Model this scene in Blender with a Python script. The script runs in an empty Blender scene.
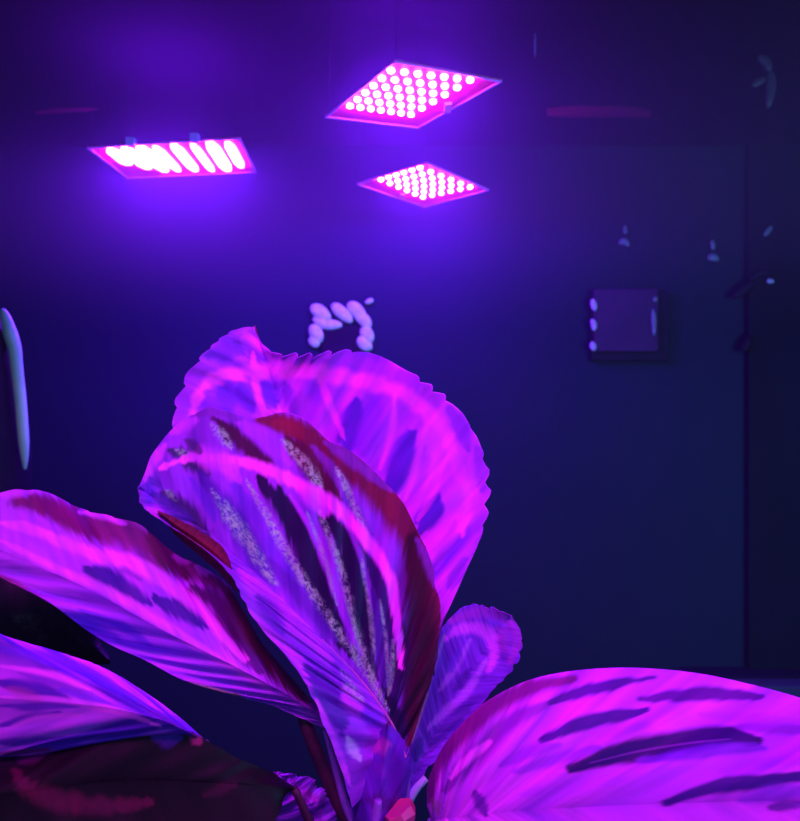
import bpy, bmesh, math
import numpy as np
from mathutils import Vector

S = bpy.context.scene
COL = S.collection
F = 700.0                 # focal length in pixels of the 800x821 frame
CAM = Vector((0.0, 0.0, 1.45))
WALL_Y = 2.22
CEIL_Z = 1.45 + 0.84

def P(px, py, d):
    return Vector(((px - 400.0) / F * d, d, CAM.z + (410.5 - py) / F * d))

# ------------------------------------------------------------------ helpers
def link(o, parent=None):
    COL.objects.link(o)
    if parent is not None:
        o.parent = parent
    return o

def tag(o, label=None, cat=None, group=None, kind=None):
    if label: o['label'] = label
    if cat: o['category'] = cat
    if group: o['group'] = group
    if kind: o['kind'] = kind
    return o

def empty(name, loc):
    e = bpy.data.objects.new(name, None)
    e.location = loc
    e.empty_display_size = 0.02
    COL.objects.link(e)
    return e

def mesh_obj(name, verts, faces, mat, parent=None, smooth=False):
    """verts are in world space; shifted into the parent's frame"""
    off = parent_world(parent)
    me = bpy.data.meshes.new(name)
    me.from_pydata([tuple(Vector(v) - off) for v in verts], [], faces)
    me.validate(); me.update()
    if smooth:
        me.polygons.foreach_set('use_smooth', [True] * len(me.polygons))
    for m in (mat if isinstance(mat, (list, tuple)) else [mat]):
        me.materials.append(m)
    return link(bpy.data.objects.new(name, me), parent)

def parent_world(p):
    off = Vector((0, 0, 0))
    while p is not None:
        off += p.location
        p = p.parent
    return off

def bm_obj(name, bm, mat, parent=None, smooth=False):
    off = parent_world(parent)
    bmesh.ops.recalc_face_normals(bm, faces=bm.faces)
    for v in bm.verts: v.co -= off
    me = bpy.data.meshes.new(name)
    bm.to_mesh(me); bm.free()
    if smooth:
        me.polygons.foreach_set('use_smooth', [True] * len(me.polygons))
    me.materials.append(mat)
    return link(bpy.data.objects.new(name, me), parent)

def add_box(bm, x0, x1, y0, y1, z0, z1, bevel=0.0):
    vs = [bm.verts.new(c) for c in ((x0,y0,z0),(x1,y0,z0),(x1,y1,z0),(x0,y1,z0),(x0,y0,z1),(x1,y0,z1),(x1,y1,z1),(x0,y1,z1))]
    fs = [bm.faces.new([vs[i] for i in f]) for f in ((0,3,2,1),(4,5,6,7),(0,1,5,4),(1,2,6,5),(2,3,7,6),(3,0,4,7))]
    if bevel:
        es = list({e for f in fs for e in f.edges})
        bmesh.ops.bevel(bm, geom=es, offset=bevel, segments=2, profile=0.6, affect='EDGES')

def add_tube(bm, pts, radii, seg=10, flat=1.0):
    pts = [Vector(p) for p in pts]
    n = len(pts); rings = []
    for i, p in enumerate(pts):
        t = (pts[min(i+1, n-1)] - pts[max(i-1, 0)]).normalized()
        a = t.cross(Vector((0, 1, 0)))
        if a.length < 1e-4: a = t.cross(Vector((1, 0, 0)))
        a.normalize(); b = t.cross(a).normalized()
        r = radii[i] if hasattr(radii, '__len__') else radii
        rings.append([bm.verts.new(p + a * math.cos(2*math.pi*k/seg) * r + b * math.sin(2*math.pi*k/seg) * r * flat) for k in range(seg)])
    for i in range(n-1):
        for k in range(seg):
            bm.faces.new((rings[i][k], rings[i][(k+1)%seg], rings[i+1][(k+1)%seg], rings[i+1][k]))
    bm.faces.new(rings[0]); bm.faces.new(rings[-1])

def crom(pts, n):
    """Catmull-Rom through pts (k,dim), n samples"""
    p = np.asarray(pts, float); k = len(p)
    q = np.vstack([2*p[0]-p[1], p, 2*p[-1]-p[-2]])
    t = np.linspace(0, k-1, n); i = np.minimum(t.astype(int), k-2); f = (t-i)[:, None]
    a, b, c, d = q[i], q[i+1], q[i+2], q[i+3]
    return 0.5*((2*b)+(c-a)*f+(2*a-5*b+4*c-d)*f**2+(3*b-a-3*c+d)*f**3)

# ------------------------------------------------------------------ noise
def vnoise(x, y, seed=0):
    xi = np.floor(x).astype(np.int64); yi = np.floor(y).astype(np.int64)
    fx = x-xi; fy = y-yi
    fx = fx*fx*(3-2*fx); fy = fy*fy*(3-2*fy)
    def h(a, b):
        n = (a*374761393 + b*668265263 + seed*1442695041) & 0x7fffffff
        n = ((n ^ (n >> 13)) * 1274126177) & 0x7fffffff
        n = n ^ (n >> 16)
        return (n & 0xffff)/65535.0*2-1
    return (h(xi,yi)*(1-fx)+h(xi+1,yi)*fx)*(1-fy)+(h(xi,yi+1)*(1-fx)+h(xi+1,yi+1)*fx)*fy

# ------------------------------------------------------------------ materials
def new_mat(name):
    m = bpy.data.materials.new(name); m.use_nodes = True
    nt = m.node_tree
    return m, nt, nt.nodes['Principled BSDF']

def mat_noise(name, c1, c2, scale=8.0, rough=0.5, bump=0.0, bscale=60.0, metal=0.0, spec=0.5, stretch=(1,1,1), lo=0.35, hi=0.65):
    m, nt, b = new_mat(name)
    tc = nt.nodes.new('ShaderNodeTexCoord')
    mp = nt.nodes.new('ShaderNodeMapping'); mp.inputs['Scale'].default_value = stretch
    nz = nt.nodes.new('ShaderNodeTexNoise'); nz.inputs['Scale'].default_value = scale; nz.inputs['Detail'].default_value = 4
    cr = nt.nodes.new('ShaderNodeValToRGB')
    cr.color_ramp.elements[0].color = (*c1, 1); cr.color_ramp.elements[1].color = (*c2, 1)
    cr.color_ramp.elements[0].position = lo; cr.color_ramp.elements[1].position = hi
    nt.links.new(tc.outputs['Object'], mp.inputs['Vector'])
    nt.links.new(mp.outputs['Vector'], nz.inputs['Vector'])
    nt.links.new(nz.outputs['Fac'], cr.inputs['Fac'])
    nt.links.new(cr.outputs['Color'], b.inputs['Base Color'])
    b.inputs['Roughness'].default_value = rough; b.inputs['Metallic'].default_value = metal
    b.inputs['Specular IOR Level'].default_value = spec
    if bump:
        n2 = nt.nodes.new('ShaderNodeTexNoise'); n2.inputs['Scale'].default_value = bscale
        bp = nt.nodes.new('ShaderNodeBump'); bp.inputs['Strength'].default_value = bump; bp.inputs['Distance'].default_value = 0.003
        nt.links.new(tc.outputs['Object'], n2.inputs['Vector'])
        nt.links.new(n2.outputs['Fac'], bp.inputs['Height'])
        nt.links.new(bp.outputs['Normal'], b.inputs['Normal'])
    return m

def mat_emit(name, col, strength, c2=None):
    m, nt, b = new_mat(name)
    b.inputs['Base Color'].default_value = (*col, 1)
    b.inputs['Emission Color'].default_value = (*col, 1)
    b.inputs['Emission Strength'].default_value = strength
    return m

def mat_leaf(name):
    m, nt, b = new_mat(name)
    at = nt.nodes.new('ShaderNodeAttribute'); at.attribute_name = 'pigment'
    nt.links.new(at.outputs['Color'], b.inputs['Base Color'])
    tc = nt.nodes.new('ShaderNodeTexCoord')
    n2 = nt.nodes.new('ShaderNodeTexNoise'); n2.inputs['Scale'].default_value = 420; n2.inputs['Detail'].default_value = 3
    bp = nt.nodes.new('ShaderNodeBump'); bp.inputs['Strength'].default_value = 0.25; bp.inputs['Distance'].default_value = 0.0006
    nt.links.new(tc.outputs['Object'], n2.inputs['Vector'])
    nt.links.new(n2.outputs['Fac'], bp.inputs['Height'])
    nt.links.new(bp.outputs['Normal'], b.inputs['Normal'])
    b.inputs['Roughness'].default_value = 0.52
    b.inputs['Specular IOR Level'].default_value = 0.13
    return m

M = {}
M['wall'] = mat_noise('wall_paint', (0.0032,0.012,0.027), (0.0042,0.015,0.033), 1.6, 0.75, 0.1, 40, spec=0.15)
M['ceil'] = mat_noise('ceiling_paint', (0.020,0.003,0.022), (0.026,0.003,0.027), 1.3, 0.8, 0.1, 40, spec=0.1)
M['floor'] = mat_noise('floor_boards', (0.02,0.018,0.05), (0.03,0.025,0.07), 3, 0.6, stretch=(1,8,1))
M['post'] = mat_noise('post_paint', (0.002,0.004,0.012), (0.003,0.005,0.017), 2.5, 0.7, spec=0.1, stretch=(3,1,0.6))
M['ledge'] = mat_noise('ledge_paint', (0.030,0.028,0.07), (0.045,0.04,0.09), 4, 0.6, spec=0.1)
M['ledge_dark'] = mat_noise('ledge_dark_line', (0.006,0.004,0.02), (0.009,0.006,0.03), 4, 0.8, spec=0.05)
M['maroon_rail'] = mat_noise('maroon_rail_paint', (0.30,0.004,0.05), (0.20,0.004,0.06), 3, 0.8, spec=0.1)
M['pale'] = mat_noise('pale_strips', (0.30,0.75,0.34), (0.42,0.95,0.46), 60, 0.5, 0.3, 200, stretch=(1,1,1))
M['pale_dim'] = mat_noise('pale_glint', (0.10,0.12,0.18), (0.16,0.17,0.24), 60, 0.5)  # colour of faint glints that are modelled as lumps
M['pale_soft'] = mat_noise('lavender_glint', (0.30,0.30,0.42), (0.48,0.46,0.58), 50, 0.5)
M['dark_plate'] = mat_noise('dark_plate', (0.045,0.008,0.06), (0.030,0.006,0.05), 9, 0.6, spec=0.15)
M['dim_purple'] = mat_noise('dim_purple_glint', (0.05,0.025,0.05), (0.08,0.035,0.07), 40, 0.6)  # for a lump standing in for a dim glint
M['black'] = mat_noise('black_plastic', (0.004,0.003,0.012), (0.008,0.005,0.02), 9, 0.6, spec=0.1)
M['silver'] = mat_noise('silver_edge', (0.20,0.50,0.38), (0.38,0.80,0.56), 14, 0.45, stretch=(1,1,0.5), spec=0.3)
M['board'] = mat_noise('magenta_board', (0.95,0.05,0.09), (1.0,0.06,0.12), 30, 0.5, spec=0.2)
M['rim'] = mat_noise('pink_rim', (0.95,0.45,0.75), (0.9,0.55,0.85), 30, 0.3, spec=0.5)
M['wire'] = mat_noise('dark_wire', (0.02,0.005,0.05), (0.03,0.01,0.06), 30, 0.6)
M['led'] = mat_emit('lit_diode', (0.17, 0.0090, 1.0), 720)
M['strip_led'] = mat_emit('lit_strip', (0.17, 0.0095, 1.0), 320)
M['leaf'] = mat_leaf('patterned_leaf')
M['under'] = mat_noise('maroon_underside', (0.10,0.004,0.03), (0.20,0.01,0.05), 30, 0.6, spec=0.15)
M['stem_dark'] = mat_noise('dark_stem', (0.035,0.004,0.03), (0.07,0.006,0.05), 60, 0.5, spec=0.2)
M['stem_violet'] = mat_noise('violet_stem', (0.20,0.05,0.45), (0.30,0.06,0.60), 40, 0.45, spec=0.3)
M['stem_pale'] = mat_noise('pale_stem', (0.30,0.35,0.65), (0.45,0.45,0.75), 60, 0.45, spec=0.3)
M['rib'] = mat_noise('pink_rib', (0.50,0.10,0.30), (0.40,0.08,0.40), 60, 0.45, spec=0.3)
M['bud'] = mat_noise('pink_bud', (0.60,0.05,0.16), (0.45,0.04,0.22), 60, 0.5)
M['pot'] = mat_noise('dark_pot', (0.03,0.03,0.035), (0.05,0.05,0.055), 20, 0.5)
M['soil'] = mat_noise('dark_soil', (0.02,0.012,0.008), (0.05,0.03,0.02), 80, 0.9, 1.0, 200)
M['table'] = mat_noise('dark_table_wood', (0.03,0.018,0.012), (0.055,0.03,0.02), 6, 0.5, stretch=(1,12,1))

# ------------------------------------------------------------------ setting
def sbox(name, x0,x1,y0,y1,z0,z1, mat, kind='structure', parent=None, bevel=0.0):
    bm = bmesh.new(); add_box(bm, x0,x1,y0,y1,z0,z1, bevel)
    o = bm_obj(name, bm, mat, parent)
    if kind and parent is None: o['kind'] = kind
    return o

sbox('wall_back', -2.6, 2.6, WALL_Y, WALL_Y+0.08, 0, CEIL_Z, M['wall'])
sbox('ceiling', -2.6, 2.6, 0.55, WALL_Y+0.08, CEIL_Z, CEIL_Z+0.06, M['ceil'])
sbox('floor', -2.6, 2.6, -1.2, WALL_Y+0.08, -0.06, 0, M['floor'])
# dark post at the right, and the ledge below it
def wx(px, y=WALL_Y): return (px-400)/F*y
def wz(py, y=WALL_Y): return CAM.z + (410.5-py)/F*y
sbox('trim_1', wx(748,2.2), wx(838,2.2), 2.195, WALL_Y, wz(690,2.17), CEIL_Z, M['post'], bevel=0.004)
bm = bmesh.new(); add_box(bm, wx(690,2.12), wx(1000,2.12), 2.08, WALL_Y, wz(700,2.1), wz(684,2.1), 0.005)
o = bm_obj('trim_2', bm, M['ledge']); o['kind'] = 'structure'
bm = bmesh.new(); add_box(bm, wx(690,2.14), wx(1000,2.14), 2.14, WALL_Y, wz(684,2.14)+0.001, wz(676,2.14), 0.002)  # darker strip along the top of the ledge
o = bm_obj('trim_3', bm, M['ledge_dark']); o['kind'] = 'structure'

# maroon rails on the wall
def rail(pts, w, label):
    d = 1.95
    bm = bmesh.new()
    add_tube(bm, [P(x, y, d) for x, y in pts], [w*f for f in (0.5,)+(1,)*(len(pts)-2)+(0.5,)], 10)
    o = bm_obj('rail', bm, M['maroon_rail'])
    tag(o, label, 'rail')
    return o
rail([(548,112),(575,109),(610,109),(650,114)], 0.022, 'dim maroon rail under the ceiling right of the largest light panel')
rail([(36,113),(60,110),(85,109),(98,108)], 0.008, 'short faint maroon rail under the ceiling above the left light panel')

# ------------------------------------------------------------------ light panels
H_PANEL = 0.60
def panel(corners, label, leds=None, nab=0, nbc=0, strips=None, r_led=0.006, notes=None):
    z = CAM.z + H_PANEL
    def on(px, py):
        d = H_PANEL*F/(410.5-py)
        return Vector(((px-400)/F*d, d, z))
    A, B, C, D = [on(*c) for c in corners]
    cen = (A+B+C+D)/4
    root = empty('light_panel', cen)
    tag(root, label, 'grow light', 'hanging grow light panels')
    up = Vector((0,0,1))
    def quad(p, z0, z1, bm):
        vs = [bm.verts.new(q+up*z0) for q in p]+[bm.verts.new(q+up*z1) for q in p]
        for f in ((0,1,2,3),(7,6,5,4),(0,4,5,1),(1,5,6,2),(2,6,7,3),(3,7,4,0)):
            bm.faces.new([vs[i] for i in f])
    bm = bmesh.new(); quad([A,B,C,D], 0.0, 0.003, bm)
    bm_obj('board', bm, M['board'], root)
    # rim: four bars round the board
    bm = bmesh.new()
    cs = [A,B,C,D]
    for i in range(4):
        a, b = cs[i], cs[(i+1)%4]
        inn = lambda p: p + (cen-p)*0.035
        vs = []
        for zz in (-0.0015, 0.003):
            for q in (a, b, inn(b), inn(a)):
                vs.append(bm.verts.new(q+up*zz))
        for f in ((0,1,2,3),(7,6,5,4),(0,4,5,1),(1,5,6,2),(2,6,7,3),(3,7,4,0)):
            bm.faces.new([vs[k] for k in f])
    bm_obj('rim', bm, M['rim'], root)
    # thin hanging wires up to the ceiling
    for q in cs:
        q2 = q + (cen-q)*0.06
        bm = bmesh.new(); add_tube(bm, [q2+up*0.006, Vector((q2.x, q2.y, CEIL_Z+0.002))], 0.0005, 5)
        bm_obj('hanging_wire', bm, M['wire'], root)
    if leds:
        a, b, c, d = [on(*q) for q in leds]
        bm = bmesh.new()
        bmesh.ops.create_uvsphere(bm, u_segments=12, v_segments=8, radius=r_led)
        for v in bm.verts: v.co.z *= 0.7
        me = bpy.data.meshes.new('diode'); bm.to_mesh(me); bm.free()
        me.polygons.foreach_set('use_smooth', [True]*len(me.polygons))
        me.materials.append(M['led'])
        for i in range(nab):
            s = i/(nab-1)
            for j in range(nbc):
                t = j/(nbc-1)
                q = (a*(1-s)+b*s)*(1-t) + (d*(1-s)+c*s)*t
                o = bpy.data.objects.new('diode', me)
                o.location = q - up*0.003 - cen
                link(o, root)
    if strips:
        for (s0, s1, t0, t1) in strips:
            f = lambda s, t: (A*(1-s)+B*s)*(1-t) + (D*(1-s)+C*s)*t
            bm = bmesh.new()
            n = 6
            pts = [f(s0+(s1-s0)*0.5, t0+(t1-t0)*k/n)-up*0.003 for k in range(n+1)]
            w = (f(s1, .5)-f(s0, .5)).length/2
            add_tube(bm, pts, [w*.6]+[w]*(n-1)+[w*.6], 10)
            for v in bm.verts: v.co.z = z-0.003+(v.co.z-(z-0.003))*0.35
            bm_obj('light_strip', bm, M['strip_led'], root, True)
    # small clamps on the rear edge
    return root, cen, (A, B, C, D)

r1, c1, q1 = panel([(325,117),(395,61),(502,81),(418,128)], 'largest lit panel with separate round diodes, highest of the three',
    leds=[(350,104.5),(391,69),(470,78.5),(411,113)], nab=6, nbc=7, r_led=0.0068)
r2, c2, q2 = panel([(357,184),(427,163),(489,190),(425,207)], 'smaller lit diamond panel with round diodes, below the largest one',
    leds=[(381,178.5),(420,166.5),(470,186),(423,196)], nab=6, nbc=6, r_led=0.0072)
# slab side of the small driver box on the boards
def chip(c, q, s, t, label=None):
    A,B,C,D = q
    p = (A*(1-s)+B*s)*(1-t)+(D*(1-s)+C*s)*t
    bm = bmesh.new(); add_box(bm, p.x-.007, p.x+.007, p.y-.02, p.y+.02, p.z-.004, p.z+.001, .001)
    bm_obj('driver_chip', bm, M['rim'], c)
chip(r1, q1, .47, .93); chip(r2, q2, .10, .55)
r3, c3, q3 = panel([(87,148),(240,138),(256,172),(127,178)], 'lit oblong panel with white light strips at the left',
    strips=[(.10,.20,.04,.50),(.20,.30,.03,.66),(.30,.40,.02,.78),(.41,.48,.05,.80),(.53,.61,.03,.82),(.66,.72,.05,.86),(.76,.85,.03,.86),(.88,.95,.06,.78)])
for s in (.30, .715):
    A,B,C,D = q3
    p = A*(1-s)+B*s
    bm = bmesh.new(); add_box(bm, p.x-.010, p.x+.010, p.y-.012, p.y+.006, p.z-.004, p.z+.014, .002)
    tag(bm_obj('clip', bm, M['stem_pale'], r3), 'pale blue clip on the edge')

# ------------------------------------------------------------------ things on the wall
def blobs(name, mat, parent, pts_list, d, seg=12, flat=0.5):
    for pts, w in pts_list:
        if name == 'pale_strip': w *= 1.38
        bm = bmesh.new()
        pp = [P(x, y, d) for x, y in pts]
        n = 8
        c = crom([tuple(p) for p in pp], n) if len(pp) > 2 else np.array([tuple(pp[0]+(pp[1]-pp[0])*k/(n-1)) for k in range(n)])
        rr = [w/F*d*math.sqrt(max(0.05, 1-(2*k/(n-1)-1)**2*0.9)) for k in range(n)]
        add_tube(bm, [Vector(q) for q in c], rr, seg)
        for v in bm.verts: v.co.y = d+(v.co.y-d)*flat
        bm_obj(name, bm, mat, parent, True)

# square wall plate half framed by slanted pale strips
d = WALL_Y-0.006
root = empty('wall_plate', P(340,345,WALL_Y))
tag(root, 'dark square wall plate framed by slanted pale strips, behind the top leaf', 'wall plate')
bm = bmesh.new(); a = P(322,360,d); b = P(360,327,d); add_box(bm, a.x,b.x, WALL_Y-.014, WALL_Y, a.z,b.z, .002)
bm_obj('plate', bm, M['black'], root)
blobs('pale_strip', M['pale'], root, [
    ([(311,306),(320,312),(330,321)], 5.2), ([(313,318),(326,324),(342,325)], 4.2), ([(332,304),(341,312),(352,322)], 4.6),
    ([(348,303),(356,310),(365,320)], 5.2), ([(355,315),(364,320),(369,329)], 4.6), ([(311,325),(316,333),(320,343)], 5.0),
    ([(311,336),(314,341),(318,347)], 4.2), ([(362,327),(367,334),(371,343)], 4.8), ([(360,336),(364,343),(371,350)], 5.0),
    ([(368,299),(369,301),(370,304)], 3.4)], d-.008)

# dark square plate; its glints and lower-right shadow are modelled as parts
root = empty('wall_plate', P(627,325,WALL_Y))
tag(root, 'dim purple square wall plate with three modelled glints down its left side', 'wall plate')
bm = bmesh.new(); a = P(590,361,d); b = P(667,291,d); add_box(bm, a.x,b.x, WALL_Y-.02, WALL_Y, a.z,b.z, .003)
bm_obj('shadow_backing', bm, M['black'], root)
bm = bmesh.new(); a = P(592,352,d); b = P(656,290,d); add_box(bm, a.x,b.x, WALL_Y-.03, WALL_Y-.018, a.z,b.z, .004)
bm_obj('face', bm, M['dark_plate'], root)
dd = WALL_Y-.033
blobs('glint_spot', M['pale_soft'], root, [([(592,299),(594,305),(595,311)],3.4), ([(592,319),(594,325),(594,331)],3.2), ([(591,342),(593,346),(594,351)],3.4)], dd)
blobs('dim_glint', M['pale_dim'], root, [([(654,297),(655,299),(655,302)],2.6), ([(653,309),(654,320),(654,336)],2.6)], dd)

# reflection glints and dark smudges to the right, built as solid lumps
def small(name, label, cat, mat, parts, d=WALL_Y-.008, group=None):
    c = P(parts[0][0][0][0], parts[0][0][0][1], WALL_Y)
    bm = bmesh.new()
    for pts, w in parts:
        pp = [P(x, y, d) for x, y in pts]
        n = 8
        cc = crom([tuple(p) for p in pp], n) if len(pp) > 2 else np.array([tuple(pp[0]+(pp[1]-pp[0])*k/(n-1)) for k in range(n)])
        rr = [w/F*d*math.sqrt(max(0.05, 1-(2*k/(n-1)-1)**2*0.9)) for k in range(n)]
        add_tube(bm, [Vector(q) for q in cc], rr, 10)
    for v in bm.verts: v.co.y = d+(v.co.y-d)*0.5
    o = bm_obj(name, bm, mat, None, True)
    tag(o, label, cat, group)
    return o
small('glint_lump', 'largest of the dim glints, modelled as a curved purple lump at the upper right', 'glint', M['dim_purple'], [([(757,56),(766,62),(770,72)],5),([(770,70),(771,85),(768,108)],5.5),([(766,78),(758,82),(752,86)],4)], 1.64)
small('glint_lump', 'small faint lavender hook above the purple square plate', 'glint', M['pale_dim'], [([(625,225),(625,230),(625,234)],2.2),([(619,244),(624,241),(629,246)],3.4)])
small('glint_lump', 'small pale hook left of the dark post, with a round foot', 'glint', M['pale_dim'], [([(712,240),(713,245),(713,250)],2.6),([(708,259),(713,257),(719,260)],4)])
small('glint_lump', 'tiny pale hook leaning on the dark post, highest of the small pale ones', 'glint', M['pale_dim'], [([(764,236),(768,231),(772,226)],2.8)], 2.187)
small('glint_lump', 'small pale glint at the tip of the black bracket', 'glint', M['pale_soft'], [([(767,282),(770,281),(774,282)],2.6)], 2.187)
small('smudge_lump', 'black slanted bracket on the wall by the dark post', 'smudge', M['black'], [([(733,298),(745,289),(756,280)],5),([(750,280),(762,272),(772,276)],4)], 2.187)
small('smudge_lump', 'short black bracket below the slanted one', 'smudge', M['black'], [([(742,352),(747,345),(751,335)],5)], 2.187)
small('glint_lump', 'thin faint upright glint, modelled as a line under the ceiling right of the largest panel', 'glint', M['pale_dim'], [([(535,33),(535,45),(535,58)],1.0)], 1.55)

# tall black vase with silver strip at the left frame edge
VD = 1.30
root = empty('tall_vase', P(-20, 560, VD))
tag(root, 'tall black vase with a pale silvery edge strip, cut by the left frame edge', 'vase')
prof = [(306,-6),(315,8),(340,22),(370,25),(400,29),(430,32),(460,34),(490,33),(520,31),(560,26),(640,24),(700,24)]
cxp = -28
bm = bmesh.new(); rings = []
fl = [(9.0, .16)]
for (py, pxr) in prof:
    c = P(cxp, py, VD); r = (pxr-cxp-7)/F*VD*0.97
    rings.append([bm.verts.new((c.x+r*math.cos(2*math.pi*k/40), c.y+r*math.sin(2*math.pi*k/40), c.z)) for k in range(40)])
# foot reaching down to the floor
c = P(cxp, 700, VD)
for z, r in ((0.55, .075), (0.2, .10), (0.0, .12)):
    rings.append([bm.verts.new((c.x+r*math.cos(2*math.pi*k/40), c.y+r*math.sin(2*math.pi*k/40), z)) for k in range(40)])
for i in range(len(rings)-1):
    for k in range(40):
        bm.faces.new((rings[i][k], rings[i][(k+1)%40], rings[i+1][(k+1)%40], rings[i+1][k]))
bm.faces.new(rings[0]); bm.faces.new(rings[-1])
root.location = Vector((c.x, c.y, 0))
bm_obj('body', bm, M['black'], root, True)
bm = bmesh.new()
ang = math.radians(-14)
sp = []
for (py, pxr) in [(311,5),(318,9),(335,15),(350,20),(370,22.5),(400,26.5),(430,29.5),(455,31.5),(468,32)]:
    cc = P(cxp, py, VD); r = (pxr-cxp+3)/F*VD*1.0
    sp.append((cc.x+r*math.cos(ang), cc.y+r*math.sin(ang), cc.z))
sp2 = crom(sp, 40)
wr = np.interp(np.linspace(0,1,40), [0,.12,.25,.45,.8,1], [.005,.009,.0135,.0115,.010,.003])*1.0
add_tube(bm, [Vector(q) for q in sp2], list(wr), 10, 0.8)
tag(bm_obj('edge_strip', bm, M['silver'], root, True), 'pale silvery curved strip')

# ------------------------------------------------------------------ plant
HOT=(.60,.055,.82); PNK=(.74,.07,.80); VIO=(.32,.035,.66); BLU=(.11,.018,.56); NVY=(.05,.01,.26); DRK=(.014,.002,.05); MAR=(.115,.003,.045); RED=(.16,.008,.04); SHEEN=(.30,.52,.38); LAV=(.36,.09,.74); PUR=(.16,.02,.36)

BASE = P(392, 1030, 0.62)
PLANT = empty('prayer_plant', BASE)
tag(PLANT, 'patterned prayer plant with broad ruffled leaves glowing magenta, filling the foreground', 'plant')

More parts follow.
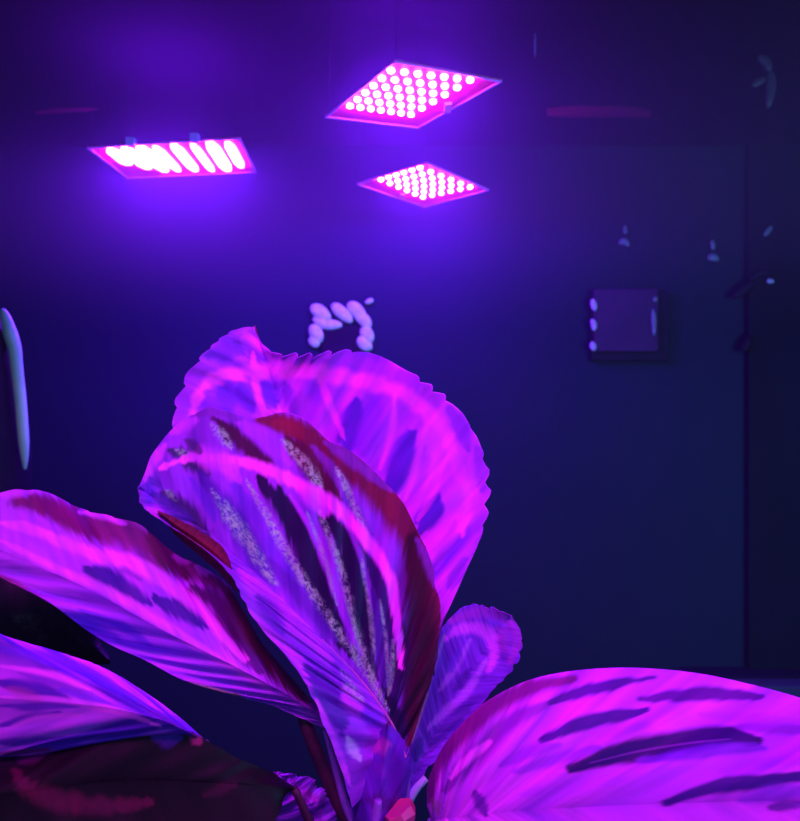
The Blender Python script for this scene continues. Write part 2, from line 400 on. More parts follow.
def leaf(label, mid, Lf, Rt, dm, dl, dr, base, strokes, n=260, m=150, seed=1, ruffle=1.5, corr=0.0016, veins=16, bulge=0.0, serr=0.0, streak=0.35, rough_px=5.0, vein_freq=70, thick=0.0006, rib=0.0016, ribto=1.0, wk=1.0, base2=None, ruf3=0.0, rf=14):
    a = crom(mid, n); l = crom(Lf, n); r = crom(Rt, n)
    v = np.linspace(0, 1, n)
    k = np.linspace(0, 1, len(dm)); Dm = crom([(x,) for x in dm], n)[:,0]
    Dl = crom([(x,) for x in dl], n)[:,0]; Dr = crom([(x,) for x in dr], n)[:,0]
    u = np.linspace(-1, 1, 2*m+1)
    U, V = np.meshgrid(u, v)
    au = np.abs(U)
    px = np.where(U < 0, a[:,0:1]+(l[:,0:1]-a[:,0:1])*au, a[:,0:1]+(r[:,0:1]-a[:,0:1])*au)
    py = np.where(U < 0, a[:,1:2]+(l[:,1:2]-a[:,1:2])*au, a[:,1:2]+(r[:,1:2]-a[:,1:2])*au)
    # wavy serrated margin
    side = np.where(U < 0, 3.3, 9.1)
    taper = np.sin(np.pi*np.clip(V,0,1))**0.4
    w = vnoise(V*rf+side, side, seed)*ruffle + vnoise(V*rf*3.7+side, side+5, seed)*ruffle*0.5
    ph = V*rf*1.7+side+vnoise(V*rf*.9+side, side, seed+4)*.9
    w = w - serr*np.abs((ph % 1.0)-0.25)*2.0*np.clip(.55+vnoise(V*rf*.7, side, seed+6)*.9, .1, 1.3)
    dirx = np.where(U < 0, l[:,0:1]-a[:,0:1], r[:,0:1]-a[:,0:1]); diry = np.where(U < 0, l[:,1:2]-a[:,1:2], r[:,1:2]-a[:,1:2])
    ln = np.sqrt(dirx**2+diry**2)+1e-6
    px = px + dirx/ln*w*au**4*taper; py = py + diry/ln*w*au**4*taper
    De = np.where(U < 0, Dl[:,None], Dr[:,None])
    D = Dm[:,None] + (De-Dm[:,None])*au**1.3
    D = D - bulge*np.sin(np.pi*au)*taper
    D = D + corr*np.cos(2*np.pi*veins*V+U*1.5+3.5*vnoise(V*veins*.35, U*1.3, seed+8))*np.sin(np.pi*np.clip(au*.95+.02,0,1))*taper
    D = D + ruf3*vnoise(V*rf*0.8+side, side, seed+3)*au**3*taper
    X = (px-400)/F*D; Y = D; Z = CAM.z+(410.5-py)/F*D
    verts = np.stack([X,Y,Z], -1).reshape(-1,3)
    W = 2*m+1
    ii = (np.arange(n-1)[:,None]*W+np.arange(W-1)[None,:]).ravel()
    faces = np.stack([ii, ii+W, ii+W+1, ii+1], -1)
    # make the patterned side face the camera
    q = verts[faces[len(faces)//2]]
    nn = np.cross(q[1]-q[0], q[2]-q[0])
    if np.dot(nn, np.array(CAM)-q[0]) < 0: faces = faces[:, ::-1]
    off = np.array(parent_world(PLANT))
    me = bpy.data.meshes.new('leaf')
    me.from_pydata((verts-off).tolist(), [], faces.tolist()); me.update()
    me.polygons.foreach_set('use_smooth', [True]*len(me.polygons))
    # ---- pigment pattern of the leaf
    x = px.ravel(); y = py.ravel(); uu = U.ravel(); vv = V.ravel()
    nz = vnoise(vv*vein_freq*3+50, uu*5+20, seed+11)*0.6+vnoise(vv*vein_freq*7+50, uu*11+20, seed+12)*0.4
    lo = vnoise(x/22.0, y/22.0, seed+13)
    st = vnoise(vv*vein_freq+7, uu*1.6+3, seed+14)
    col = np.empty((len(x),3)); col[:] = base
    b2 = np.array(base2 if base2 is not None else tuple(c*0.45 for c in base))
    f = np.clip(st*1.1*streak/0.35*.5+.35+lo*.25, 0, 1)[:,None]*min(1, streak*2)
    col = col*(1-f)+b2*f
    for sdef in strokes:
        pts, wd, c = sdef[0], sdef[1], sdef[2]
        if max(c) < .8: wd = wd*wk
        soft = sdef[3] if len(sdef) > 3 else 0.5
        op = sdef[4] if len(sdef) > 4 else 1.0
        grit = sdef[5] if len(sdef) > 5 else 0.0
        P2 = np.array(pts, float)
        if len(P2) > 2: P2 = crom(P2, 4*len(P2))
        best = np.full(len(x), 1e9); tt = np.zeros(len(x))
        tot = len(P2)-1
        for i in range(tot):
            ax, ay = P2[i]; bx, by = P2[i+1]
            dx, dy = bx-ax, by-ay
            t = np.clip(((x-ax)*dx+(y-ay)*dy)/(dx*dx+dy*dy+1e-9), 0, 1)
            dd = np.hypot(x-(ax+t*dx), y-(ay+t*dy))
            mk = dd < best
            best = np.where(mk, dd, best); tt = np.where(mk, (i+t)/tot, tt)
        ww = wd*1.1*(0.12+0.88*np.sin(np.pi*np.clip(tt*.92+.04,0,1))**.75) if len(pts) > 2 else wd*(0.45+0.55*np.sin(np.pi*np.clip(tt,0,1)))
        e = best + nz*min(rough_px, wd*0.55)
        al = 1-np.clip((e-ww*(1-soft))/(2*ww*soft+1.0), 0, 1)
        al = al*al*(3-2*al)*op
        if grit:
            g = vnoise(x/1.1, y/1.3, seed+31)*.7+vnoise(x/3.0, y/3.6, seed+32)*.5
            al = al*np.clip(.5+g*grit, 0, 1)
        al = al[:,None]
        col = col*(1-al)+np.array(c)*al
    fs = vnoise(vv*vein_freq*2.2+9, uu*1.5+4, seed+17)*.6+vnoise(vv*vein_freq*5+9, uu*3+4, seed+18)*.4
    hue = np.stack([1+.42*fs+.18*lo, 1+.3*fs, 1+.22*fs+.05*lo], -1)
    col = np.clip(col*hue*(1+0.10*nz[:,None]), 0.001, 1)
    att = me.color_attributes.new('pigment', 'FLOAT_COLOR', 'POINT')
    att.data.foreach_set('color', np.concatenate([col, np.ones((len(x),1))], 1).astype(np.float32).ravel())
    me.materials.append(M['leaf']); me.materials.append(M['under'])
    o = link(bpy.data.objects.new('leaf', me), PLANT)
    sm = o.modifiers.new('thickness', 'SOLIDIFY'); sm.thickness = thick; sm.offset = -1; sm.material_offset = 1; sm.material_offset_rim = 0
    if label: o['label'] = label
    if rib:
        e = int(n*ribto)
        cpts = [Vector((X[i,m],Y[i,m]-0.0002,Z[i,m])) for i in range(0, e, 5)]
        bm = bmesh.new(); add_tube(bm, cpts, [rib*(1-0.85*i/len(cpts)) for i in range(len(cpts))], 8)
        # the rib must hang under its leaf: frame of the leaf object equals the plant's
        offv = parent_world(PLANT)
        for vt in bm.verts: vt.co -= offv
        mr = bpy.data.meshes.new('midrib'); bm.to_mesh(mr); bm.free()
        mr.polygons.foreach_set('use_smooth', [True]*len(mr.polygons))
        mr.materials.append(M['rib'])
        link(bpy.data.objects.new('midrib', mr), o)
    return o

def stem(pts, radii, mat, label=None):
    bm = bmesh.new()
    c = crom([tuple(p) for p in pts], 28)
    add_tube(bm, [Vector(q) for q in c], list(np.interp(np.linspace(0,1,28), np.linspace(0,1,len(radii)), radii)), 12)
    o = bm_obj('stem', bm, mat, PLANT, True)
    if label: o['label'] = label
    return o

# --- upright back leaf
leaf('widest upright leaf, pale magenta with violet lobes, at the back',
  mid=[(405,745),(400,728),(392,705),(382,678),(372,650),(362,622),(350,592),(338,560),(325,525),(310,485),(295,445),(280,405),(268,370),(260,345),(255,326)],
  Lf=[(398,742),(385,725),(365,705),(335,675),(305,640),(275,600),(245,560),(215,515),(190,475),(174,440),(174,402),(188,370),(212,346),(236,329),(255,326)],
  Rt=[(412,742),(425,690),(440,630),(466,570),(485,525),(491,482),(480,440),(455,405),(421,379),(385,358),(345,349),(310,351),(280,354),(262,344),(255,326)],
  dm=[.62,.66,.69,.70,.70], dl=[.62,.66,.67,.67,.70], dr=[.62,.65,.66,.68,.70],
  base=(.62,.06,.88), base2=(.20,.025,.72), streak=.6, ribto=.72, wk=1.25, serr=6, ruffle=2.2, rf=13, ruf3=.008, veins=15, corr=.0022, seed=5, vein_freq=26,
  strokes=[
   ([(178,425),(180,400),(195,372),(215,352),(240,335)],9,VIO,.6,.8),
   ([(210,355),(225,350),(240,350)],9,BLU,.6,.75), ([(188,395),(186,410),(180,425)],6,VIO,.6,.8),
   ([(222,388),(226,402),(230,414)],7,BLU,.5,.9), ([(240,384),(246,398),(252,412)],6,BLU,.5,.9), ([(262,380),(268,394),(276,408)],7,BLU,.5,.9),
   ([(285,385),(292,402),(298,415)],6,BLU,.5,.7), ([(300,392),(308,415),(318,430)],7,VIO,.5,.8),
   ([(328,395),(332,420),(338,445)],8,VIO,.5,.8),
   ([(358,402),(352,425),(344,450)],9,BLU,.4,1), ([(374,408),(370,430),(366,458)],8,(.2,.03,.66),.5,.9),
   ([(409,432),(402,460),(390,495)],10,BLU,.35,1), ([(424,445),(418,475),(404,508)],6,VIO,.5,.7),
   ([(440,498),(430,512),(420,530)],8,BLU,.35,1), ([(455,520),(445,545),(437,570)],4,VIO,.6,.6),
   ([(300,356),(325,362)],5,VIO,.6,.6), ([(352,360),(372,368)],6,VIO,.6,.7), ([(395,372),(410,388)],6,VIO,.6,.7), ([(425,388),(436,405)],6,VIO,.6,.7),
   ([(448,408),(462,430),(468,450)],5,BLU,.6,.6), ([(478,450),(484,470),(482,490)],6,BLU,.6,.6), ([(484,505),(476,530)],5,VIO,.6,.7),
   ([(450,585),(465,560)],5,BLU,.7,.6),
   ([(190,432),(196,400),(212,380),(245,372),(300,371),(342,377),(385,387),(416,402),(442,430),(458,468),(468,500),(462,535)],6.5,PNK,.6,.95),
   ([(253,352),(256,385),(266,420)],3,PNK,.6,.9), ([(320,375),(328,400),(345,440)],3,PNK,.6,.7), ([(395,395),(392,430),(380,470)],3,PNK,.6,.8),
   ([(428,420),(415,470),(405,500)],3,PNK,.6,.7), ([(448,455),(432,495),(418,520)],3,PNK,.6,.7),
  ])

# --- front leaf
leaf('upright front leaf with maroon margin, dark lanes and painted silvery sheen',
  mid=[(405,757),(402,748),(398,738),(394,728),(388,717),(380,705),(370,691),(355,673),(335,652),(305,622),(270,587),(230,550),(195,522),(165,504),(138,488)],
  Lf=[(352,808),(345,775),(330,740),(310,693),(287,657),(258,625),(242,597),(232,577),(217,560),(198,544),(180,532),(163,522),(148,512),(140,502),(138,488)],
  Rt=[(409,752),(421,710),(434,672),(441,630),(437,588),(424,545),(398,500),(362,463),(325,440),(292,416),(250,418),(212,408),(178,425),(152,456),(138,488)],
  dm=[.585,.585,.595,.60,.585], dl=[.57,.56,.57,.575,.575], dr=[.585,.60,.615,.61,.58],
  base=(.25,.026,.58), base2=(.14,.02,.45), streak=.5, ruffle=4.2, serr=3.0, rf=11, ruf3=.010, veins=13, corr=.0022, seed=21, vein_freq=40, n=340, m=190, rib=.0016, ribto=.62,
  strokes=[
   # margin
   ([(258,420),(285,424),(312,440),(345,462),(375,484),(402,515),(420,550),(430,600),(428,650),(420,700),(410,742)],16,MAR,.45,1),
   ([(412,540),(418,600),(418,660),(406,730)],17,(.03,.0015,.02),.5,.95),
   ([(272,424),(292,428),(302,436)],8,RED,.6,.9), ([(375,490),(392,512)],9,RED,.7,.5),
   ([(395,600),(398,650),(392,700)],9,DRK,.5,.95),
   ([(418,540),(430,565),(437,590)],5,PUR,.6,.8), ([(325,442),(355,462),(390,490)],5,PUR,.6,.8),
   # outer lobes
   ([(214,418),(235,436),(256,455),(275,472)],8,(.05,.003,.05),.4,1), ([(240,422),(268,440),(290,462)],8,VIO,.5,.9),
   ([(288,440),(312,465),(338,500)],10,(.07,.003,.04),.4,1), ([(312,446),(332,468),(352,500),(372,535)],4,PUR,.5,.8),
   # lanes inside the band
   ([(170,450),(190,460),(208,474)],8,(.04,.02,.12),.5,1), ([(164,492),(185,510),(208,532)],8,(.04,.01,.12),.5,1),
   ([(150,500),(150,480)],6,BLU,.7,.8),
   ([(200,474),(228,510),(252,548),(272,580)],10,(.07,.01,.34),.6,.9),
   ([(230,478),(255,515),(285,565),(310,600)],7,(.15,.02,.55),.5,.9),
   ([(258,478),(287,512),(310,560),(330,612),(350,655)],12,DRK,.3,1),
   ([(320,508),(347,543),(360,590),(369,645)],11.5,DRK,.3,1), ([(338,545),(350,590),(362,640),(372,680)],5,DRK,.4,.9),
   ([(358,548),(376,575),(388,612),(390,660)],9,(.03,.004,.11),.3,1),
   ([(372,590),(380,630),(384,670),(390,710)],7,(.05,.008,.22),.5,.9), ([(386,690),(398,722),(404,738)],7,DRK,.5,1),
   ([(290,495),(312,530),(328,568),(344,615),(362,655)],3.2,VIO,.5,1), ([(345,520),(362,560),(372,610)],2.2,(.2,.03,.5),.5,.9),
   # silver sheen: specular glitter painted into the pigment
   ([(212,490),(232,518),(252,548),(276,584)],5.5,SHEEN,.6,1,1.1), ([(246,480),(270,522),(303,580),(330,620),(362,665),(388,710)],3.6,SHEEN,.6,1,1.1),
   ([(212,424),(222,436),(232,448)],4,SHEEN,.6,.9,1), ([(282,440),(300,458),(316,480),(322,496)],4,SHEEN,.6,1,1), ([(336,468),(352,500),(366,538)],2.8,SHEEN,.6,.9,1),
   ([(320,512),(338,560),(352,612),(366,655),(380,695)],3,SHEEN,.6,1,1), ([(307,512),(324,557),(337,605)],1.2,SHEEN,.5,.9,.5), ([(362,560),(371,620),(374,675)],1.8,SHEEN,.5,.9,.6),
   ([(393,640),(392,670),(389,695)],1.8,SHEEN,.5,.8,.6), ([(176,450),(190,456)],3,SHEEN,.6,.7,1), ([(166,490),(176,500)],3,SHEEN,.6,.6,1),
   # feathery pink band
   ([(160,468),(190,458),(222,459),(258,466),(296,483),(332,504),(362,534),(384,566),(394,600),(399,640),(401,668)],5.2,PNK,.5,1),
   ([(190,455),(215,460),(235,468)],9,HOT,.7,.8), ([(225,470),(240,480)],6,HOT,.7,.7), ([(300,490),(325,512)],7,HOT,.6,.8),
   ([(145,480),(150,465),(165,445)],5,HOT,.7,.8), ([(148,510),(160,515)],5,HOT,.7,.7), ([(195,414),(215,412),(240,420)],4,PUR,.7,.8),
   ([(172,432),(182,425),(195,420)],6,HOT,.7,.6),
   # lower half
   ([(152,492),(172,508),(192,520)],5,NVY,.6,.8), ([(150,478),(160,486)],4,NVY,.6,.6), ([(185,440),(200,452)],4,(.05,.02,.12),.6,.8), ([(190,478),(205,500),(215,520)],4,BLU,.6,.7),
   ([(268,560),(300,596),(335,640)],6,(.10,.012,.36),.6,.8), ([(352,600),(366,640),(378,680)],3,DRK,.4,.8), ([(330,660),(352,690),(372,712)],5,(.12,.012,.42),.6,.7),
   ([(230,600),(245,625),(265,645)],3,(.12,.01,.35),.7,.8), ([(380,600),(386,640),(388,690)],1.3,SHEEN,.5,.8,.6), ([(345,600),(360,645),(375,690)],1.3,SHEEN,.5,.8,.6),
   ([(165,518),(195,540),(222,558)],2.5,RED,.6,.8),
   ([(240,570),(262,595),(300,630),(330,660)],8,HOT,.7,.55), ([(258,596),(270,614),(282,632)],8,(.1,.012,.4),.6,.9),
   ([(240,600),(262,628),(300,662),(312,690)],4,HOT,.7,.6),
   ([(308,668),(325,690),(336,712),(342,730)],13,(.06,.008,.28),.5,.95), ([(330,735),(345,765)],7,(.2,.03,.6),.6,.8),
   ([(345,690),(352,700),(360,712)],8,(.42,.04,.66),.6,.8), ([(342,672),(352,690),(362,700)],4,SHEEN,.6,.6,1), ([(366,715),(378,725)],8,BLU,.6,.8),
   ([(316,700),(335,745),(350,785)],3.5,HOT,.6,.7), ([(348,738),(352,748),(360,760)],4,(.5,.4,.75),.6,.8),  # the pale stroke is a highlight painted into the pigment
  ])

# red underside of the curled margin, below the front leaf's tip
leaf('narrow curled lower margin of the front leaf, red',
  mid=[(158,512),(175,524),(200,541),(222,560),(236,590)],
  Lf=[(158,513),(178,538),(202,558),(222,576),(236,592)], Rt=[(158,510),(178,519),(203,533),(226,552),(236,588)],
  dm=[.575,.576,.578], dl=[.585,.59,.585], dr=[.576,.577,.578], base=(.13,.006,.05), base2=(.04,.002,.02), n=90, m=24, rib=0, corr=0, seed=3, ruffle=.8,
  strokes=[([(170,522),(190,536),(210,548),(226,562)],4,(.16,.01,.04),.6,.9)])

# --- left middle leaf
leaf('left leaf reaching out to the frame edge, magenta with dark top margin',
  mid=[(325,722),(321,719),(315,713),(305,706),(288,695),(266,683),(238,668),(202,650),(155,626),(90,590),(5,552),(-80,518)],
  Lf=[(322,728),(300,718),(265,703),(225,693),(185,680),(145,660),(108,643),(78,624),(45,600),(0,577),(-40,555),(-80,518)],
  Rt=[(322,714),(304,692),(272,655),(244,622),(232,590),(205,568),(168,548),(140,524),(85,510),(45,491),(0,492),(-80,518)],
  dm=[.60,.585,.57,.55,.53], dl=[.60,.58,.56,.54,.53], dr=[.61,.61,.60,.575,.54],
  base=(.46,.045,.74), base2=(.24,.022,.64), streak=.5, ruffle=2.6, rf=10, serr=1.5, ruf3=.010, veins=11, corr=.0016, seed=41, vein_freq=30, rib=0,
  strokes=[
   ([(320,712),(295,684),(262,648),(240,618),(228,590)],13,(.05,.002,.025),.5,1),
   ([(225,588),(195,570),(160,552),(130,535),(90,524),(50,508),(15,502)],14,(.12,.004,.10),.6,.95),
   ([(20,500),(45,505),(70,520),(95,535)],9,(.14,.004,.10),.7,.9), ([(150,530),(160,550),(185,575)],10,(.07,.002,.05),.6,.9),
   ([(196,566),(212,572)],5,HOT,.7,.8), ([(80,512),(100,514),(125,524)],3.5,HOT,.7,.8),([(175,556),(190,562)],4,(.4,.03,.5),.7,.8),
   ([(190,590),(215,600),(230,625),(250,655)],9,(.06,.003,.09),.6,.95),
   ([(30,490),(-10,492)],6,HOT,.7,.6),
   # dark lobes
   ([(88,568),(115,582),(150,604)],9,(.05,.008,.25),.4,1), ([(155,598),(185,612),(212,628)],8,(.05,.008,.25),.4,1),
   ([(225,642),(245,655),(262,672)],7,(.08,.008,.2),.5,.9), ([(110,560),(140,578)],5,PUR,.5,.8),
   ([(20,520),(60,545),(100,560)],6,(.5,.03,.7),.6,.6),
   ([(60,615),(100,635),(160,658)],7,VIO,.7,.85), ([(65,612),(90,622),(120,640)],5,BLU,.6,.7), ([(200,672),(250,688),(300,712)],5,VIO,.7,.7),
   ([(120,610),(170,632),(230,665)],3,(.30,.03,.62),.6,.7), ([(80,610),(120,625),(150,645)],4,(.14,.015,.6),.6,.8),
   ([(0,576),(25,592),(50,608)],4,(.2,.01,.12),.6,.8), ([(185,682),(220,692),(240,696)],2,(.16,.09,.04),.6,.9),
   # feather band
   ([(-20,520),(30,528),(70,545),(100,556),(130,562),(158,578),(190,600),(222,635),(245,660)],6,PNK,.5,.9),
   ([(0,540),(60,570),(120,598),(200,648),(270,690)],4,PNK,.6,.8),
   ([(295,704),(325,722)],6,(.5,.05,.8),.7,.8),
  ])

# --- lower left leaf
leaf('lower left leaf fanned with fine streaks, cut by the frame edge',
  mid=[(205,742),(203,741),(199,738),(192,734),(180,728),(155,718),(80,704),(-130,690)],
  Lf=[(200,746),(165,738),(130,724),(95,735),(50,752),(0,757),(-60,762),(-130,690)],
  Rt=[(203,738),(178,716),(142,690),(100,666),(50,649),(0,634),(-60,610),(-130,690)],
  dm=[.555,.54,.52,.50], dl=[.55,.535,.52,.50], dr=[.57,.56,.545,.51],
  base=HOT, base2=(.09,.01,.42), streak=.75, ruffle=1.6, serr=1.0, seed=61, veins=8, corr=.0012, wk=1.3, vein_freq=14, rib=0,
  strokes=[
   ([(0,648),(40,658),(90,672),(130,700)],4,(.13,.012,.6),.6,.85), ([(0,682),(30,688),(70,700)],5,(.06,.006,.35),.5,.95), ([(20,672),(70,685),(110,705)],3,(.16,.015,.5),.5,.8),
   ([(0,706),(40,706),(80,706)],2.5,(.1,.01,.5),.5,.8), ([(0,726),(30,720),(60,712)],3,(.06,.006,.4),.5,.9), ([(0,742),(30,742),(70,738)],3.5,(.08,.006,.42),.5,.8), ([(90,676),(120,694),(160,718)],5,BLU,.6,.85),
   ([(60,690),(100,702),(140,716)],2.5,(.14,.014,.6),.6,.8), ([(150,712),(180,728),(200,740)],6,(.14,.014,.5),.6,.85), ([(0,666),(50,674),(90,690)],2.5,PNK,.6,.8), ([(0,697),(60,700),(120,712),(160,726)],2.5,PNK,.6,.8),
   ([(0,732),(40,718),(80,715)],2.5,PNK,.6,.8), ([(0,754),(50,750)],2,RED,.6,.7), ([(10,690),(40,700)],4,(.5,.05,.3),.7,.4)])

# --- dark leaf below, underside; its shade is put into the pigment
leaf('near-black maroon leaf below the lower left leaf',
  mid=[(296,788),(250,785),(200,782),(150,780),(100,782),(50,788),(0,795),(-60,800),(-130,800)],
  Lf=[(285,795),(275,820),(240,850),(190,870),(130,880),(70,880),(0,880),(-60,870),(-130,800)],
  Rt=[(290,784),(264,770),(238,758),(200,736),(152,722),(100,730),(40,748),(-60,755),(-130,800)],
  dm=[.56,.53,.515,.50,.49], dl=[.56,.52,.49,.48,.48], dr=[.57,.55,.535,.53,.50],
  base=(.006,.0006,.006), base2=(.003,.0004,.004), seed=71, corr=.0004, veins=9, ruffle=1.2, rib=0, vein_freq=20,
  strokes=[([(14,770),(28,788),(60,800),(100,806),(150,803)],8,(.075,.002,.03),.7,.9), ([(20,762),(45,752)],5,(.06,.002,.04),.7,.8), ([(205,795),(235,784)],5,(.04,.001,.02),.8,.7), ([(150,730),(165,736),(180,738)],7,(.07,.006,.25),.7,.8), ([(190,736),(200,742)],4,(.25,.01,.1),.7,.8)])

leaf('dark mottled leaf in the gap at the left frame edge',
  mid=[(110,660),(70,640),(30,625),(-20,612),(-70,600)], Lf=[(110,664),(70,668),(30,664),(-20,655),(-70,600)], Rt=[(110,656),(75,610),(30,585),(-20,578),(-70,600)],
  dm=[.62,.62,.61], dl=[.62,.61,.60], dr=[.63,.63,.62], base=(.008,.003,.02), base2=(.02,.012,.03), seed=73, rib=0, n=90, m=40, corr=.001, veins=5,
  strokes=[([(15,618),(30,622),(40,628)],7,(.05,.09,.07),.8,.7,.8), ([(38,640),(46,636)],5,(.05,.09,.07),.8,.6,.8)])
# --- small scrap leaf
leaf('small crumpled violet leaf low beside the dark stem',
  mid=[(332,850),(322,822),(308,800),(292,784),(274,772)],
  Lf=[(318,850),(290,832),(272,812),(284,792),(274,772)], Rt=[(340,848),(338,815),(324,788),(302,775),(274,772)],
  dm=[.60,.59,.585], dl=[.60,.585,.585], dr=[.60,.60,.585], base=VIO, base2=(.05,.006,.25), streak=.6, seed=77, ruffle=3, serr=2.5, n=120, m=50, rib=0, corr=.003, veins=6,
  strokes=[([(290,800),(305,795),(318,800)],5,(.42,.03,.6),.7,.8), ([(282,785),(296,795)],4,NVY,.6,.9), ([(300,812),(318,812)],5,NVY,.6,.8), ([(310,788),(322,796)],3,LAV,.6,.8)])

# --- small leaf at the right of the front leaf
leaf('small scalloped violet leaf right of the front leaf',
  mid=[(408,790),(418,766),(430,742),(445,715),(462,686),(480,656),(498,632),(512,616)],
  Lf=[(405,786),(408,752),(420,705),(434,668),(441,632),(463,608),(490,607),(512,616)],
  Rt=[(412,792),(432,764),(455,736),(482,706),(500,684),(518,664),(522,636),(512,616)],
  dm=[.61,.63,.64,.645], dl=[.61,.625,.635,.64], dr=[.61,.63,.64,.645],
  base=(.17,.02,.60), base2=(.07,.008,.34), streak=.45, seed=83, ruffle=2.5, serr=4, rf=10, corr=.0006, veins=7, n=180, m=80, rib=0,
  strokes=[
   ([(444,636),(433,672),(423,705),(412,742)],1.6,(.4,.2,.35),.6,.8), ([(450,622),(470,614),(492,612),(510,620),(518,640),(510,662)],6,(.28,.02,.5),.6,.9), ([(500,630),(505,650)],7,(.22,.015,.40),.7,.8),
   ([(445,640),(458,630),(476,628),(490,636),(494,655),(488,672)],5,(.52,.05,.78),.6,.9),
   ([(486,660),(468,690),(445,712),(428,728)],3.5,LAV,.6,.8), ([(470,640),(455,668),(440,690)],3,LAV,.6,.6), ([(440,640),(430,690)],5,BLU,.6,.6),
   ([(470,670),(455,690)],4,NVY,.6,.8), ([(470,705),(450,725),(430,750)],6,NVY,.6,.8), ([(415,760),(420,740)],5,NVY,.6,.9), ([(460,650),(450,670)],4,BLU,.6,.8)])

# --- big right leaf
leaf('big smooth right leaf, bright magenta with dark slanted lanes',
  mid=[(432,822),(434,821),(437,820),(441,819),(447,818),(455,817),(470,815),(500,812),(560,808),(680,803),(800,803),(950,830)],
  Lf=[(434,830),(440,850),(450,870),(470,890),(500,905),(560,925),(640,940),(720,945),(800,940),(860,920),(910,890),(950,830)],
  Rt=[(427,806),(428,782),(440,752),(458,728),(490,699),(540,677),(610,668),(690,672),(770,689),(840,712),(900,745),(950,830)],
  dm=[.57,.56,.55,.53,.49], dl=[.57,.53,.49,.47,.47], dr=[.57,.58,.59,.57,.50],
  base=(.58,.05,.78), base2=(.34,.03,.74), streak=.45, seed=91, ruffle=.5, rf=8, veins=10, corr=.0015, bulge=.012, n=320, m=150, vein_freq=26, rib=0, rough_px=2.2, wk=1.35,
  strokes=[
   ([(430,800),(432,775),(446,750),(468,727),(500,702),(535,686),(575,679)],7,(.14,.006,.16),.6,.95),
   ([(445,790),(462,768),(485,745),(510,722),(545,705)],7,(.16,.012,.34),.6,.85), ([(450,778),(470,757),(490,742)],3.5,PNK,.6,.9),
   ([(550,703),(575,694),(600,687),(655,677)],4,(.07,.006,.24),.4,1), ([(640,700),(680,695),(720,694),(762,697)],4.5,(.10,.006,.26),.4,1),
   ([(542,741),(565,730),(590,721),(620,715),(648,710)],4.5,(.05,.005,.22),.35,1), ([(500,765),(530,752),(560,745)],4,(.22,.02,.6),.6,.7),
   ([(515,772),(560,758),(600,748)],4,(.2,.02,.6),.6,.7),
   ([(570,769),(610,756),(650,747),(700,739),(730,736),(758,741)],8,(.028,.003,.12),.3,1), ([(640,761),(690,754),(735,748),(765,748)],4,(.13,.012,.5),.5,.85),
   ([(590,763),(640,751),(690,743),(730,739)],.35,(.2,.03,.4),.4,.6),
   ([(665,803),(700,790),(740,783),(770,780),(815,775)],5,(.05,.004,.22),.35,1), ([(740,727),(770,727),(815,732)],4,(.18,.012,.4),.5,.85),
   ([(720,772),(770,764),(815,760)],4,(.32,.03,.74),.7,.6), ([(740,800),(780,792),(815,792)],5,(.25,.025,.7),.6,.7), ([(700,715),(750,718),(800,722)],3,(.34,.03,.72),.7,.6),
   ([(474,792),(480,802),(486,815)],3.5,(.12,.01,.35),.5,.9), ([(520,795),(580,785),(640,775)],4,(.42,.03,.78),.8,.6), ([(433,800),(438,812)],3,(.3,.08,.3),.6,.7),
   ([(600,735),(650,725)],3,(.42,.03,.78),.8,.5), ([(770,808),(815,802)],3,NVY,.6,.8)])

# --- young rolled leaf at the centre
leaf('young rolled violet leaf at the centre of the stems',
  mid=[(372,838),(373,834),(375,828),(379,808),(388,722)],
  Lf=[(352,835),(353,803),(357,775),(366,748),(388,722)], Rt=[(402,835),(406,798),(411,768),(409,745),(388,722)],
  dm=[.555,.555,.56,.575], dl=[.585,.585,.585,.58], dr=[.59,.59,.59,.58], base=(.12,.012,.45), base2=(.05,.004,.22), streak=.35, seed=95, ruffle=.5, n=120, m=50, rib=0, corr=0, vein_freq=12,
  strokes=[([(374,750),(381,746),(389,744)],7,(.42,.03,.42),.7,.85), ([(392,735),(402,748),(408,765)],5,(.13,.012,.55),.7,.8), ([(355,795),(358,780)],3,LAV,.7,.7), ([(370,800),(390,805)],10,(.06,.003,.14),.7,.8), ([(385,775),(375,765)],6,(.16,.012,.42),.7,.7)])

# stems
stem([BASE, P(372,860,.615), P(345,815,.605), P(322,765,.603), P(305,722,.602), P(300,700,.604)], [.006,.0065,.0065,.006,.0055,.003], M['stem_dark'], 'dark maroon stem of the left leaf')
stem([BASE, P(375,870,.60), P(348,812,.598), P(336,770,.598), P(325,730,.595)], [.004,.004,.0035,.003,.002], M['stem_violet'])
stem([BASE, P(398,880,.60), P(404,820,.60), P(405,757,.588)], [.007,.007,.006,.003], M['stem_violet'])
stem([BASE, P(400,880,.625), P(406,830,.625), P(405,745,.622)], [.006,.005,.005,.003], M['stem_dark'])
stem([BASE, P(400,860,.60), P(406,812,.597), P(414,792,.597), P(426,778,.60)], [.005,.004,.0036,.0036,.003], M['stem_pale'], 'pale bluish stem stub beside the right leaf')
stem([BASE, P(412,880,.60), P(425,845,.585), P(432,822,.572)], [.005,.005,.005,.004], M['stem_violet'])
stem([BASE, P(330,900,.60), P(250,850,.58), P(220,790,.572), P(205,742,.558)], [.005,.005,.004,.004,.003], M['stem_dark'])
stem([BASE, P(360,890,.59), P(320,840,.575), P(294,788,.563)], [.004,.004,.004,.003], M['stem_dark'])
stem([BASE, P(365,890,.61), P(340,850,.603), P(332,846,.601)], [.003,.003,.003,.002], M['stem_dark'])
stem([BASE, P(402,870,.612), P(408,790,.612)], [.004,.004,.003], M['stem_dark'])
stem([BASE, P(385,880,.585), P(376,832,.565), P(378,800,.562)], [.004,.005,.006,.003], M['stem_violet'])
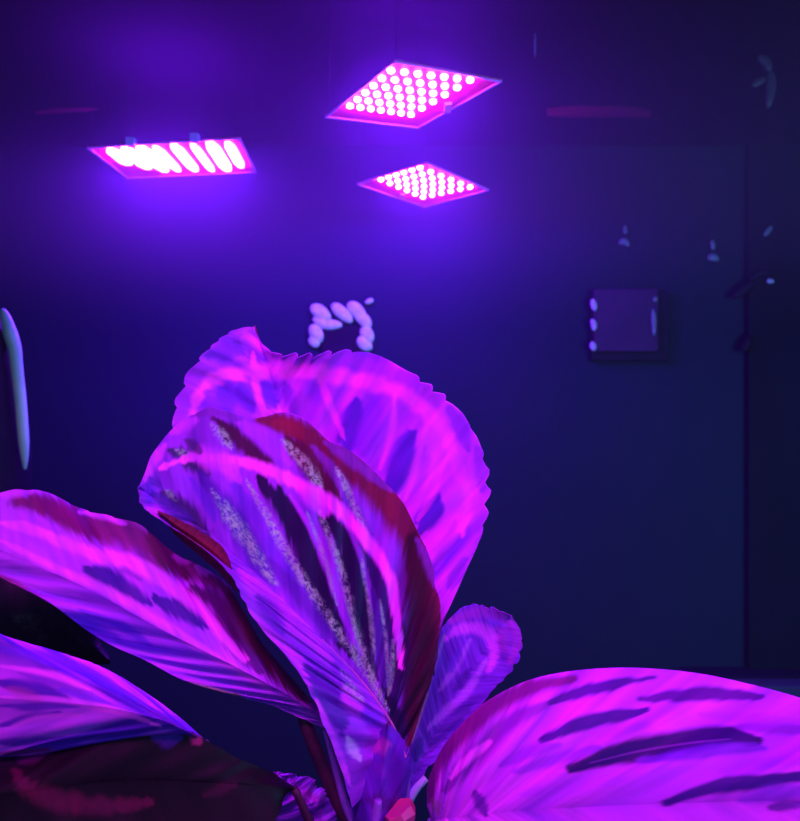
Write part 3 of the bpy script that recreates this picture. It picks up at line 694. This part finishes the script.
# pink bud
bm = bmesh.new()
add_tube(bm, [P(402,858,.57), P(401,836,.568), P(400,824,.566), P(400,812,.566), P(398,808,.566)], [.004,.009,.012,.0138,.0125], 7)
tag(bm_obj('bud', bm, M['bud'], PLANT), 'bright pink bud at the foot of the stems')

# pot with soil, and the table carrying it (below the frame)
pot_c = Vector((BASE.x, BASE.y, 0))
PZ = BASE.z - 0.16
root = empty('plant_pot', (pot_c.x, pot_c.y, PZ))
tag(root, 'dark round pot holding the patterned prayer plant', 'pot')
bm = bmesh.new(); rings = []
for z, r in ((0,.07),(.002,.075),(.15,.098),(.17,.103),(.175,.101),(.172,.096),(.15,.092),(.02,.07)):
    rings.append([bm.verts.new((pot_c.x+r*math.cos(2*math.pi*k/40), pot_c.y+r*math.sin(2*math.pi*k/40), PZ+z)) for k in range(40)])
for i in range(len(rings)-1):
    for k in range(40): bm.faces.new((rings[i][k], rings[i][(k+1)%40], rings[i+1][(k+1)%40], rings[i+1][k]))
bm.faces.new(rings[0]); bm.faces.new(rings[-1])
bm_obj('pot_wall', bm, M['pot'], root, True)
bm = bmesh.new(); bmesh.ops.create_circle(bm, cap_ends=True, radius=.094, segments=40)
for v in bm.verts: v.co += Vector((pot_c.x, pot_c.y, PZ+.158))
bm_obj('soil', bm, M['soil'], root)
root = empty('side_table', (pot_c.x, .62, 0)); tag(root, 'dark wooden table under the plant pot', 'table')
bm = bmesh.new(); add_box(bm, -.35,.35,.34,.88, PZ-.03, PZ, .003); bm_obj('tabletop', bm, M['table'], root)
for sx in (-.32,.32):
    for sy in (.37,.85):
        bm = bmesh.new(); add_box(bm, sx-.02,sx+.02,sy-.02,sy+.02,0,PZ-.03,.002); bm_obj('leg', bm, M['table'], root)

# ------------------------------------------------------------------ lights
def point(name, loc, energy, col, rad=0.0):
    l = bpy.data.lights.new(name, 'POINT'); l.energy = energy; l.color = col; l.shadow_soft_size = rad
    o = bpy.data.objects.new(name, l); o.location = loc; COL.objects.link(o); return o
def area(name, loc, target, size, energy, col, size_y=None, spread=None):
    l = bpy.data.lights.new(name, 'AREA'); l.energy = energy; l.color = col; l.size = size
    if spread: l.spread = math.radians(spread)
    if size_y: l.shape = 'RECTANGLE'; l.size_y = size_y
    o = bpy.data.objects.new(name, l); o.location = loc
    o.rotation_euler = (Vector(target)-Vector(loc)).to_track_quat('-Z', 'Y').to_euler()
    COL.objects.link(o); return o

PURP = (0.24, 0.012, 1.0)
for i, (c, q, e) in enumerate(((c1,q1,1.0),(c2,q2,0.8),(c3,q3,1.0))):
    # added unseen uplight on each panel, for the glow above it
    p = c+Vector((0,0,.02))
    area('added_top_glow', p, p+Vector((0,0,1)), .18, 5*e, (0.18,0.005,1.0))
# the grow lamps over the plant, above and in front of it, out of frame
area('grow_lamp', (-.15, -.10, 2.25), (0,.62,1.5), .30, 3.2, (0.92,0.075,1.0), .30, 75)
area('grow_lamp', (.42, .12, 2.15), (0.15,.60,1.35), .25, 1.4, (0.85,0.07,1.0), .25, 75)
# added unseen cool lights: ambient fill, and a wash for the lower right wall
area('room_fill', (0, -1.0, 1.6), (0, 2.2, 1.2), 2.4, 14, (0.16,0.30,0.62), 2.0)
area('added_wall_light', (1.6, .2, 1.3), (.75, WALL_Y, .9), .6, 26, (0.12,0.50,1.0), .8)

w = bpy.data.worlds.new('World'); S.world = w; w.use_nodes = True
w.cycles.volume_step_size = 0.6
w.node_tree.nodes['Background'].inputs['Color'].default_value = (0.10, 0.10, 0.42, 1)
w.node_tree.nodes['Background'].inputs['Strength'].default_value = 0.32

vs_ = w.node_tree.nodes.new('ShaderNodeVolumeScatter')
vs_.inputs['Color'].default_value = (0.9, 0.8, 1.0, 1); vs_.inputs['Density'].default_value = 0.026; vs_.inputs['Anisotropy'].default_value = 0.2
# haze added to imitate bloom round the panels, thickest under the ceiling
nt = w.node_tree
ge = nt.nodes.new('ShaderNodeNewGeometry'); sx_ = nt.nodes.new('ShaderNodeSeparateXYZ')
nt.links.new(ge.outputs['Position'], sx_.inputs[0])
def ramp(sock, a, b, c, d):
    m = nt.nodes.new('ShaderNodeMapRange'); m.interpolation_type = 'SMOOTHSTEP'
    for k, q in zip(('From Min','From Max','To Min','To Max'), (a, b, c, d)): m.inputs[k].default_value = q
    nt.links.new(sock, m.inputs['Value']); return m.outputs[0]
mz = ramp(sx_.outputs['Z'], 1.62, 2.03, 0.0, 1.0); my = ramp(sx_.outputs['Y'], 0.75, 1.25, 0.0, 1.0)
mu = nt.nodes.new('ShaderNodeMath'); mu.operation = 'MULTIPLY'; nt.links.new(mz, mu.inputs[0]); nt.links.new(my, mu.inputs[1])
ma = nt.nodes.new('ShaderNodeMath'); ma.operation = 'MULTIPLY_ADD'; nt.links.new(mu.outputs[0], ma.inputs[0])
ma.inputs[1].default_value = 0.095; ma.inputs[2].default_value = 0.006
nt.links.new(ma.outputs[0], vs_.inputs['Density'])
w.node_tree.links.new(vs_.outputs[0], w.node_tree.nodes['World Output'].inputs['Volume'])
# ------------------------------------------------------------------ camera
cd = bpy.data.cameras.new('camera'); cd.sensor_fit = 'HORIZONTAL'; cd.sensor_width = 36; cd.lens = 36*F/800.0
cd.clip_start = 0.01
cd.dof.use_dof = True; cd.dof.focus_distance = 0.62; cd.dof.aperture_fstop = 9
co = bpy.data.objects.new('camera', cd); co.location = CAM; co.rotation_euler = (math.pi/2, 0, 0)
COL.objects.link(co); S.camera = co
vs = S.view_settings
vs.view_transform = 'Standard'; vs.look = 'None'; vs.exposure = 0; vs.gamma = 1; vs.use_curve_mapping = False
